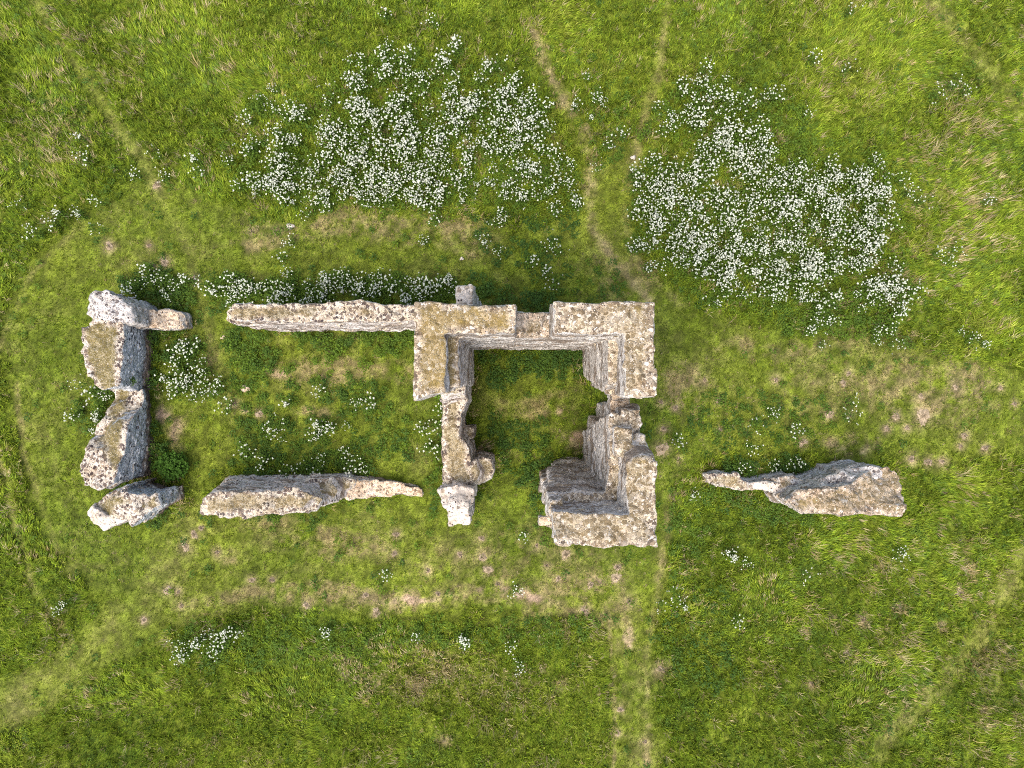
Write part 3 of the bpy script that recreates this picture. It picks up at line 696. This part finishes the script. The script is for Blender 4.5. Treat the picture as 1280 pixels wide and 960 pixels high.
def weeds():
    X, Y, Z, SZ, C = [], [], [], [], []
    for poly, dens, hgt, fresh in WEEDS:
        P = np.array(poly, float); lo, hi = P.min(0) - 12, P.max(0) + 12
        n = int(dens * 1.6 * (hi[0] - lo[0]) * (hi[1] - lo[1]) / S / S)
        px = RNG.uniform(lo[0], hi[0], n); py = RNG.uniform(lo[1], hi[1], n)
        x, y = M(px, py)
        d = sd_poly(px, py, poly) + 14 * fbm2(x * 1.3, y * 1.3, 111, 3)
        k = (RNG.random(n) < 1 - sstep(-10, 8, d)) & (fbm2(x * .9, y * .9, 115, 3) > -.22) & (foot_mask(x, y) > .02)
        x, y = x[k], y[k]; n = len(x)
        L = 26
        ph = hgt * RNG.uniform(.45, 1.15, n); fr = np.clip(fresh + RNG.normal(0, .22, n), 0, 1)
        t = RNG.random((n, L)) ** .7
        rad = (.04 + .13 * RNG.random((n, L))); an = RNG.uniform(0, 6.283, (n, L))
        X.append((x[:, None] + rad * np.cos(an)).ravel()); Y.append((y[:, None] + rad * np.sin(an)).ravel())
        Z.append((ph[:, None] * t).ravel()); SZ.append((RNG.uniform(.05, .115, (n, L)) * (1.25 - .4 * t)).ravel())
        c = lerp3((.044, .092, .018), (.108, .172, .015), fr)
        C.append((np.repeat(c, L, 0) * RNG.uniform(.75, 1.3, (n * L, 1))))
    x, y, z, s, c = [np.concatenate(a) for a in (X, Y, Z, SZ, C)]
    n = len(x)
    V, F, c4 = leaves_mesh('w', x, y, z + gheight(x, y), s, RNG.uniform(0, 6.283, n), RNG.normal(.2, .35, n), RNG.normal(0, .35, n), c)
    return tag(obj('nettles', mesh_np('nettles', V, F, False, c4), leaf_mat('weed_leaf', .2, .5)), kind='stuff')
weeds()

# --- cow parsley
m_leaf = leaf_mat('parsley_leaf', .25)
m_flower = leaf_mat('parsley_flower', .15, .8)
def hexdiscs(x, y, z, r, tx, ty, col):
    n = len(x); a = np.arange(6) * math.pi / 3
    V = np.stack([x[:, None] + r[:, None] * np.cos(a), y[:, None] + r[:, None] * np.sin(a), z[:, None] + r[:, None] * (np.cos(a) * tx[:, None] + np.sin(a) * ty[:, None])], -1)
    return V.reshape(-1, 3), (np.arange(n)[:, None] * 6 + np.arange(6)[None]), np.repeat(col, 6, 0)
def proto(rs, nu, spread):
    h = .8
    ux = rs.normal(0, spread, nu); uy = rs.normal(0, spread, nu); uz = h * rs.uniform(.75, 1.1, nu)
    # umbels: a dome of small white clusters on rays
    fx, fy, fz, fr, ftx, fty, fc = [], [], [], [], [], [], []
    for a, b_, c in zip(ux, uy, uz):
        k = rs.integers(6, 10); R = rs.uniform(.009, .026)
        q = np.sqrt(rs.random(k)) * R; t = rs.uniform(0, 6.283, k)
        fx.append(a + q * np.cos(t)); fy.append(b_ + q * np.sin(t)); fz.append(c + .025 - .35 * q ** 2 / R)
        fr.append(rs.uniform(.010, .018, k)); ftx.append(-rs.normal(.5, .3, k) * np.cos(t) * q / R); fty.append(-rs.normal(.5, .3, k) * np.sin(t) * q / R)
        fc.append(np.tile(np.array((.62, .66, .54)), (k, 1)) * rs.uniform(.55, 1.08) * rs.uniform(.85, 1.05, (k, 1)))
    fl = hexdiscs(*[np.concatenate(v) for v in (fx, fy, fz, fr, ftx, fty, fc)])
    # stems as narrow blades, ferny leaves below
    n = 90
    t = rs.uniform(0, 6.283, n); q = np.abs(rs.normal(0, spread * 1.25, n)) + .03
    z = rs.uniform(.06, .58, n)
    V, F, c = leaves_mesh('l', q * np.cos(t), q * np.sin(t), z, rs.uniform(.04, .10, n), rs.uniform(0, 6.283, n), rs.normal(.2, .35, n), rs.normal(0, .35, n),
                          np.array((.075, .135, .018))[None] * rs.uniform(.7, 1.35, (n, 1)))
    sv, sf, sc = [V], [F], [c]; off = len(V)
    for a, b_, c_ in zip(ux, uy, uz):
        p0 = np.array((a * .15, b_ * .15, 0)); p1 = np.array((a, b_, c_))
        for s0, s1 in (((.005, 0), (0, .005)),):
            pts = []
            for p_ in (p0, p1):
                for an in (0, 2.1, 4.2): pts.append(p_ + np.array((.005 * math.cos(an), .005 * math.sin(an), 0)))
            sv.append(np.array(pts)); 
            for i in range(3):
                j = (i + 1) % 3
                sf.append(np.array([(off + i, off + j, off + 3 + j), (off + i, off + 3 + j, off + 3 + i)]))
            sc.append(np.tile((.09, .14, .03), (6, 1))); off += 6
    return (np.concatenate(sv), np.concatenate(sf), np.concatenate(sc)), fl
PROTOS = []
for i in range(14):
    rs = np.random.default_rng(100 + i)
    PROTOS.append(proto(rs, int(rs.integers(10, 24)), rs.uniform(.08, .19)))
PM = [(mesh_np('foliage', *lf[:2], False, lf[2]), mesh_np('blossom', *fl[:2], False, fl[2])) for lf, fl in PROTOS]
for a, b_ in PM: a.materials.append(m_leaf); b_.materials.append(m_flower)

ZONES = [  # outline in the photo, plants per m2, gap threshold, label, group
    ('A', [(290, 232), (330, 205), (370, 180), (420, 150), (480, 130), (560, 120), (640, 100), (672, 112), (690, 170), (712, 215), (722, 262), (640, 270), (520, 262), (420, 255), (340, 245)], 7.8, -.32,
     'white-flowered cow parsley plant in the dense bed left of the worn path', 'cow parsley in the bed left of the path'),
    ('A', [(228, 190), (300, 170), (330, 100), (420, 90), (480, 50), (620, 60), (650, 100), (480, 140), (400, 170), (330, 210), (240, 205)], 3.6, -.2, None, None),
    ('B', [(790, 290), (800, 200), (822, 175), (900, 160), (960, 190), (1030, 200), (1090, 215), (1110, 250), (1125, 310), (1140, 370), (1080, 385), (1010, 395), (960, 370), (900, 360), (830, 340), (800, 320)], 7.8, -.32,
     'white-flowered cow parsley plant in the dense bed right of the worn paths', 'cow parsley in the bed right of the paths'),
    ('B', [(815, 170), (830, 105), (875, 85), (940, 115), (1000, 125), (1010, 150), (950, 190), (870, 180)], 4.2, -.15, None, None),
    ('B', [(1085, 180), (1120, 190), (1150, 340), (1145, 410), (1110, 425), (1080, 390), (1120, 330)], 3.6, -.2, None, None),
    ('N', [(262, 358), (290, 348), (400, 342), (500, 346), (565, 352), (565, 370), (400, 374), (275, 385)], 8.5, -.6,
     'cow parsley plant flowering in the strip hugging the long narrow wall', 'cow parsley beside the long narrow wall'),
    ('NW', [(145, 352), (200, 342), (240, 350), (240, 358), (190, 362), (150, 362)], 7., -.6,
     'cow parsley plant flowering behind the grey lumpy wall fragment', 'cow parsley behind the grey fragment'),
    ('W', [(96, 470), (112, 474), (125, 492), (122, 530), (100, 538), (94, 520), (104, 500)], 9., -.4,
     'cow parsley plant flowering outside the dip of the broad end wall', 'cow parsley outside the end wall'),
    ('I', [(225, 435), (245, 440), (275, 490), (260, 505), (215, 495), (208, 478), (228, 460)], 7., -.4,
     'cow parsley plant flowering on the turf between the nave walls', 'cow parsley inside the nave'),
    ('I', [(320, 480), (480, 480), (500, 520), (480, 590), (300, 585)], 2.4, -.1, None, None),
    ('I', [(385, 572), (440, 572), (440, 592), (380, 592)], 8., -.5, None, None),
    ('T', [(540, 540), (552, 520), (552, 600), (545, 660), (535, 640)], 7., -.5,
     'cow parsley plant flowering against the low wall of the tower', 'cow parsley against the low tower wall'),
    ('C', [(690, 60), (740, 50), (790, 120), (785, 250), (750, 200), (720, 120)], 1.3, -.05,
     'cow parsley plant flowering between the two worn paths', 'cow parsley between the paths'),
    ('S', [(205, 808), (255, 800), (290, 782), (340, 800), (335, 815), (270, 818), (225, 828)], 4.5, -.25,
     'cow parsley plant flowering in the lower strip of dark weeds', 'cow parsley in the lower weeds'),
    ('K', [(560, 290), (720, 275), (760, 320), (690, 350), (600, 330)], 1.6, -.1,
     'small cow parsley plant flowering on worn turf outside the tower', 'cow parsley on the turf outside the tower'),
]
SINGLES = [(918, 697), (913, 692), (920, 700), (936, 705), (580, 803), (577, 800), (582, 805), (650, 838), (648, 833), (640, 810), (68, 763), (75, 757), (845, 742), (852, 752), (858, 762), (925, 778), (70, 265), (90, 262), (95, 268), (62, 278),
           (120, 250), (98, 170), (100, 195), (190, 190), (165, 215), (200, 218), (1018, 410), (1015, 415), (1022, 408), (1032, 432), (1225, 420), (1220, 425), (1207, 412), (1240, 430), (1115, 410), (1122, 430), (890, 375), (900, 378),
           (1066, 10), (1020, 70), (1060, 85), (1198, 103), (1215, 112), (1175, 115), (970, 515), (1067, 503), (1065, 520), (947, 530), (968, 518), (992, 538), (940, 560), (1200, 310), (1175, 315), (1190, 325), (408, 795), (520, 797), (405, 790),
           (645, 740), (480, 720), (655, 672), (830, 760), (1010, 720), (1130, 690), (1125, 700), (1000, 578), (990, 580), (930, 585), (972, 583), (850, 550), (870, 620), (1155, 250), (1140, 240), (530, 215), (40, 290), (20, 255), (120, 285), (340, 540), (530, 300), (360, 300), (350, 320), (540, 25), (480, 15), (720, 130), (735, 90), (745, 120), (1240, 250)]
plants = []
for tg, poly, dens, thr, lab, grp in ZONES:
    P = np.array(poly, float); lo, hi = P.min(0) - 10, P.max(0) + 10
    n = int(dens * 1.35 * (hi[0] - lo[0]) * (hi[1] - lo[1]) / S / S)
    px = RNG.uniform(lo[0], hi[0], n); py = RNG.uniform(lo[1], hi[1], n)
    x, y = M(px, py, .8)
    d = sd_poly(px, py, poly) + 10 * fbm2(x, y, 121, 3)
    k = (RNG.random(n) < 1 - sstep(-22, 16, d)) & (fbm2(x * .75, y * .75, 125, 4) + .65 * fbm2(x * 2.1, y * 2.1, 127, 2) + RNG.normal(0, .14, n) > thr)
    for a, b_ in zip(x[k], y[k]): plants.append([a, b_, RNG.uniform(.7, 1.25), tg])
LAB = {z[0]: (z[4], z[5]) for z in ZONES if z[4]}
LAB['X'] = ('lone cow parsley plant flowering white in open grass', 'scattered cow parsley in the open grass')
for px, py in SINGLES:
    x, y = M(px, py, .7); plants.append([x, y, RNG.uniform(.75, 1.1), 'X'])
pxy = np.array([[p_[0], p_[1]] for p_ in plants])
fm = foot_mask(pxy[:, 0], pxy[:, 1])
plants = [p_ for p_, f_ in zip(plants, fm) if f_ > .08]
order = sorted(range(len(plants)), key=lambda i: (plants[i][3] in 'AB', -plants[i][2]))
print('parsley plants', len(plants), 'outside beds', sum(p_[3] not in 'AB' for p_ in plants))
ind, rest = order[:300], order[300:]
for i in ind:
    x, y, s, tg = plants[i]
    k = int(RNG.integers(0, 14))
    e = bpy.data.objects.new('cow_parsley', None); COL.objects.link(e); e.empty_display_size = .2
    e.location = (x, y, float(gheight(np.array([x]), np.array([y]))[0])); e.rotation_euler.z = RNG.uniform(0, 6.28); e.scale = (s, s, s * RNG.uniform(.85, 1.1))
    tag(e, LAB[tg][0], 'cow parsley', LAB[tg][1])
    obj('foliage', PM[k][0], None, e); obj('blossom', PM[k][1], None, e)
LV, LF, LC, FV, FF, FC = [], [], [], [], [], []; lo_ = fo_ = 0
for i in rest:
    x, y, s, tg = plants[i]
    (lv, lf, lc), (fv, ff, fc) = PROTOS[int(RNG.integers(0, 14))]
    a = RNG.uniform(0, 6.28); R = np.array([[math.cos(a), math.sin(a), 0], [-math.sin(a), math.cos(a), 0], [0, 0, 1]]) * s
    LV.append(lv @ R + (x, y, 0)); LF.append(lf + lo_); LC.append(lc); lo_ += len(lv)
    FV.append(fv @ R + (x, y, 0)); FF.append(ff + fo_); FC.append(fc); fo_ += len(fv)
bed = obj('cow_parsley_bed', mesh_np('cow_parsley_bed', np.concatenate(FV), np.concatenate(FF), False, np.concatenate(FC)), m_flower)
tag(bed, kind='stuff')
bl = obj('foliage', mesh_np('bed_foliage', np.concatenate(LV), np.concatenate(LF), False, np.concatenate(LC)), m_leaf, bed)
bl['kind'] = 'stuff'

# --- shrub by the end wall, fern on the wall end
def bush(name, px, py, z, rx, ry, hz, n, col, label, cat, lsize=(.07, .14)):
    x, y = M(px, py, z + hz * .6)
    e = empty(name, (x, y, z)); tag(e, label, cat)
    u = RNG.normal(0, 1, (n, 3)); u /= np.linalg.norm(u, axis=1)[:, None]
    r = RNG.random(n) ** .4
    lob = 1 + .35 * fbm2(np.arctan2(u[:, 1], u[:, 0]) * 1.7, u[:, 2] * 2, 131, 2)
    P = u * r[:, None] * lob[:, None] * np.array((rx, ry, hz * .5)); P[:, 2] += hz * .5
    V, F, c = leaves_mesh('l', P[:, 0], P[:, 1], P[:, 2], RNG.uniform(*lsize, n), RNG.uniform(0, 6.283, n), RNG.normal(.15, .4, n), RNG.normal(0, .4, n), np.array(col)[None] * RNG.uniform(.7, 1.35, (n, 1)))
    obj('foliage', mesh_np('foliage', V, F, False, c), m_leaf, e)
    sv, sf = [], []
    for i in range(7):
        a = RNG.uniform(0, 6.28); p1 = np.array((math.cos(a) * rx * .7, math.sin(a) * ry * .7, hz * .8)); o_ = len(sv)
        for p_, w in ((np.zeros(3) - (0, 0, .05), .018), (p1, .006)):
            for an in (0, 1.57, 3.14, 4.71): sv.append(p_ + np.array((w * math.cos(an), w * math.sin(an), 0)))
        for q in range(4): sf.append((o_ + q, o_ + (q + 1) % 4, o_ + 4 + (q + 1) % 4, o_ + 4 + q))
    obj('stem', mesh_np('stem', np.array(sv), np.array(sf), True, np.tile((.09, .075, .04), (len(sv), 1))), m_leaf, e)
    return e
bush('shrub', 214, 584, 0, .62, .55, .95, 1100, (.055, .12, .016), 'bright green leafy shrub squeezed between end wall and pale fragment', 'shrub')
bush('fern', 549, 491, 3.3, .28, .24, .4, 220, (.10, .18, .02), 'small light green plant sprouting from the tower wall joint', 'wall plant', (.06, .11))
bush('weed_tuft', 160, 476, 1.2, .28, .22, .35, 260, (.06, .11, .02), 'small green weed tuft rooted in the dip of the end wall', 'wall plant', (.05, .09))

# --- molehills
m_soil = soil_mat('dry_molehill_soil', (.20, .155, .10), (.38, .31, .215))
hm = []
for i in range(4):
    rs = np.random.default_rng(50 + i)
    nr, na = 11, 40
    V = [(0, 0, .035)]; F = []
    ph = rs.uniform(0, 6.28, 3)
    for r in range(1, nr):
        q = r / (nr - 1)
        for a in range(na):
            t = a / na * 6.283
            R = .17 * q * (1 + .16 * math.sin(2 * t + ph[0]) + .12 * math.sin(3 * t + ph[1]) + .08 * math.sin(5 * t + ph[2])) * (1 + .13 * rs.normal() * q)
            V.append((R * math.cos(t), R * math.sin(t), .04 * (1 - q ** 1.5) * (1 + .55 * rs.normal()) - .03 * q ** 3))
    for a in range(na): F.append((0, 1 + a, 1 + (a + 1) % na, 0))
    me = bpy.data.meshes.new('molehill')
    faces = [(0, 1 + a, 1 + (a + 1) % na) for a in range(na)]
    for r in range(nr - 2):
        for a in range(na):
            b0 = 1 + r * na
            faces.append((b0 + a, b0 + na + a, b0 + na + (a + 1) % na, b0 + (a + 1) % na))
    me.from_pydata(V, [], faces); me.polygons.foreach_set('use_smooth', [True] * len(me.polygons)); me.materials.append(m_soil); hm.append(me)
for px, py, s in HILLS:
    x, y = M(px, py)
    if px > 840 and py < 640: lab, grp = 'low dry grey-brown molehill on the turf behind the isolated fragment', 'molehills behind the isolated fragment'
    elif px > 840: lab, grp = 'grey molehill poking through long grass below the isolated fragment', 'molehills in the long grass below the fragment'
    elif py < 400: lab, grp = 'pale molehill on the turf near the grey lumpy fragment', 'molehills near the grey fragment'
    elif px < 260: lab, grp = 'pale molehill on the turf below the pointed fragment', 'molehills below the pointed fragment'
    elif py < 560: lab, grp = 'pale molehill on the turf between the nave walls', 'molehills inside the nave'
    else: lab, grp = 'dry pinkish molehill in the parched turf strip below tower and walls', 'molehills in the parched strip'
    o = obj('molehill', hm[int(RNG.integers(0, 4))], None, None, (x, y, float(gheight(np.array([x]), np.array([y]))[0])))
    o.rotation_euler.z = RNG.uniform(0, 6.28); q = s * RNG.uniform(.6, 1.25); o.scale = (q, q * RNG.uniform(.65, 1.2), RNG.uniform(.8, 1.3))
    tag(o, lab, 'molehill', grp)

# --- loose stones
def stone(px, py, r, label, flat=.5, seed=0):
    x, y = M(px, py, .1)
    n = 16; rs = np.random.default_rng(seed)
    V = []; rows = 7
    for i in range(rows):
        th = math.pi * (i + .5) / rows
        for a in range(n):
            t = a / n * 6.283; q = 1 + .18 * math.sin(3 * t + seed) + .1 * rs.normal()
            V.append((r * math.sin(th) * math.cos(t) * q, r * .8 * math.sin(th) * math.sin(t) * q, r * flat * math.cos(th)))
    F = [(i * n + a, (i + 1) * n + a, (i + 1) * n + (a + 1) % n, i * n + (a + 1) % n) for i in range(rows - 1) for a in range(n)]
    me = bpy.data.meshes.new('loose_stone'); me.from_pydata(V, [], F + [tuple(range(n))[::1], tuple(range((rows - 1) * n, rows * n))[::-1]])
    me.update(); me.materials.append(m_lime if seed % 2 else m_tan)
    tag(obj('loose_stone', me, None, None, (x, y, r * flat * .7)), label, 'stone')
stone(362, 283, .16, 'white loose stone on dry turf below the left flower bed', .5, 1)
stone(577, 323, .08, 'small white loose stone on the turf outside the pale square buttress', .6, 3)
stone(306, 486, .17, 'flat tan loose stone beside the trodden track inside the nave', .35, 2)
stone(278, 422, .10, 'small tan loose stone off the end of the long narrow wall', .5, 4)
stone(792, 196, .1, 'small white loose stone at the edge of the right-hand worn path', .5, 5)

# ------------------------------------------------------------------ light, sky, camera
EL, AZ = math.radians(63), math.radians(215)       # azimuth clockwise from north (+Y): from the south-west
w = bpy.data.worlds.new('World'); scene.world = w; w.use_nodes = True
wn_ = w.node_tree; bg = wn_.nodes['Background']
sky = wn_.nodes.new('ShaderNodeTexSky'); sky.sky_type = 'NISHITA'; sky.sun_disc = False
sky.sun_elevation = EL; sky.sun_rotation = AZ; sky.dust_density = 6.0
wn_.links.new(sky.outputs[0], bg.inputs[0]); bg.inputs[1].default_value = .15
sd = bpy.data.lights.new('sun', 'SUN'); sd.energy = .75; sd.angle = math.radians(60); sd.color = (1., .96, .89)
so = bpy.data.objects.new('sun', sd); COL.objects.link(so); so.location = (-10, -10, 40)
dirv = Vector((math.sin(AZ) * math.cos(EL), math.cos(AZ) * math.cos(EL), math.sin(EL)))
so.rotation_euler = (-dirv).to_track_quat('-Z', 'Y').to_euler()
cd = bpy.data.cameras.new('camera'); cam = bpy.data.objects.new('camera', cd); COL.objects.link(cam)
cam.location = (0, 0, H); cam.rotation_euler = (0, 0, 0)
cd.sensor_fit = 'HORIZONTAL'; cd.sensor_width = 36; cd.lens = 36 * H / 40.; cd.clip_end = 6000; cd.clip_start = .1
scene.camera = cam
scene.cycles.use_denoising = False
scene.cycles.pixel_filter_type = 'BLACKMAN_HARRIS'; scene.cycles.filter_width = 1.1
scene.view_settings.view_transform = 'Standard'; scene.view_settings.look = 'None'
scene.view_settings.gamma = 1; scene.view_settings.use_curve_mapping = False
scene.view_settings.exposure = 1.27
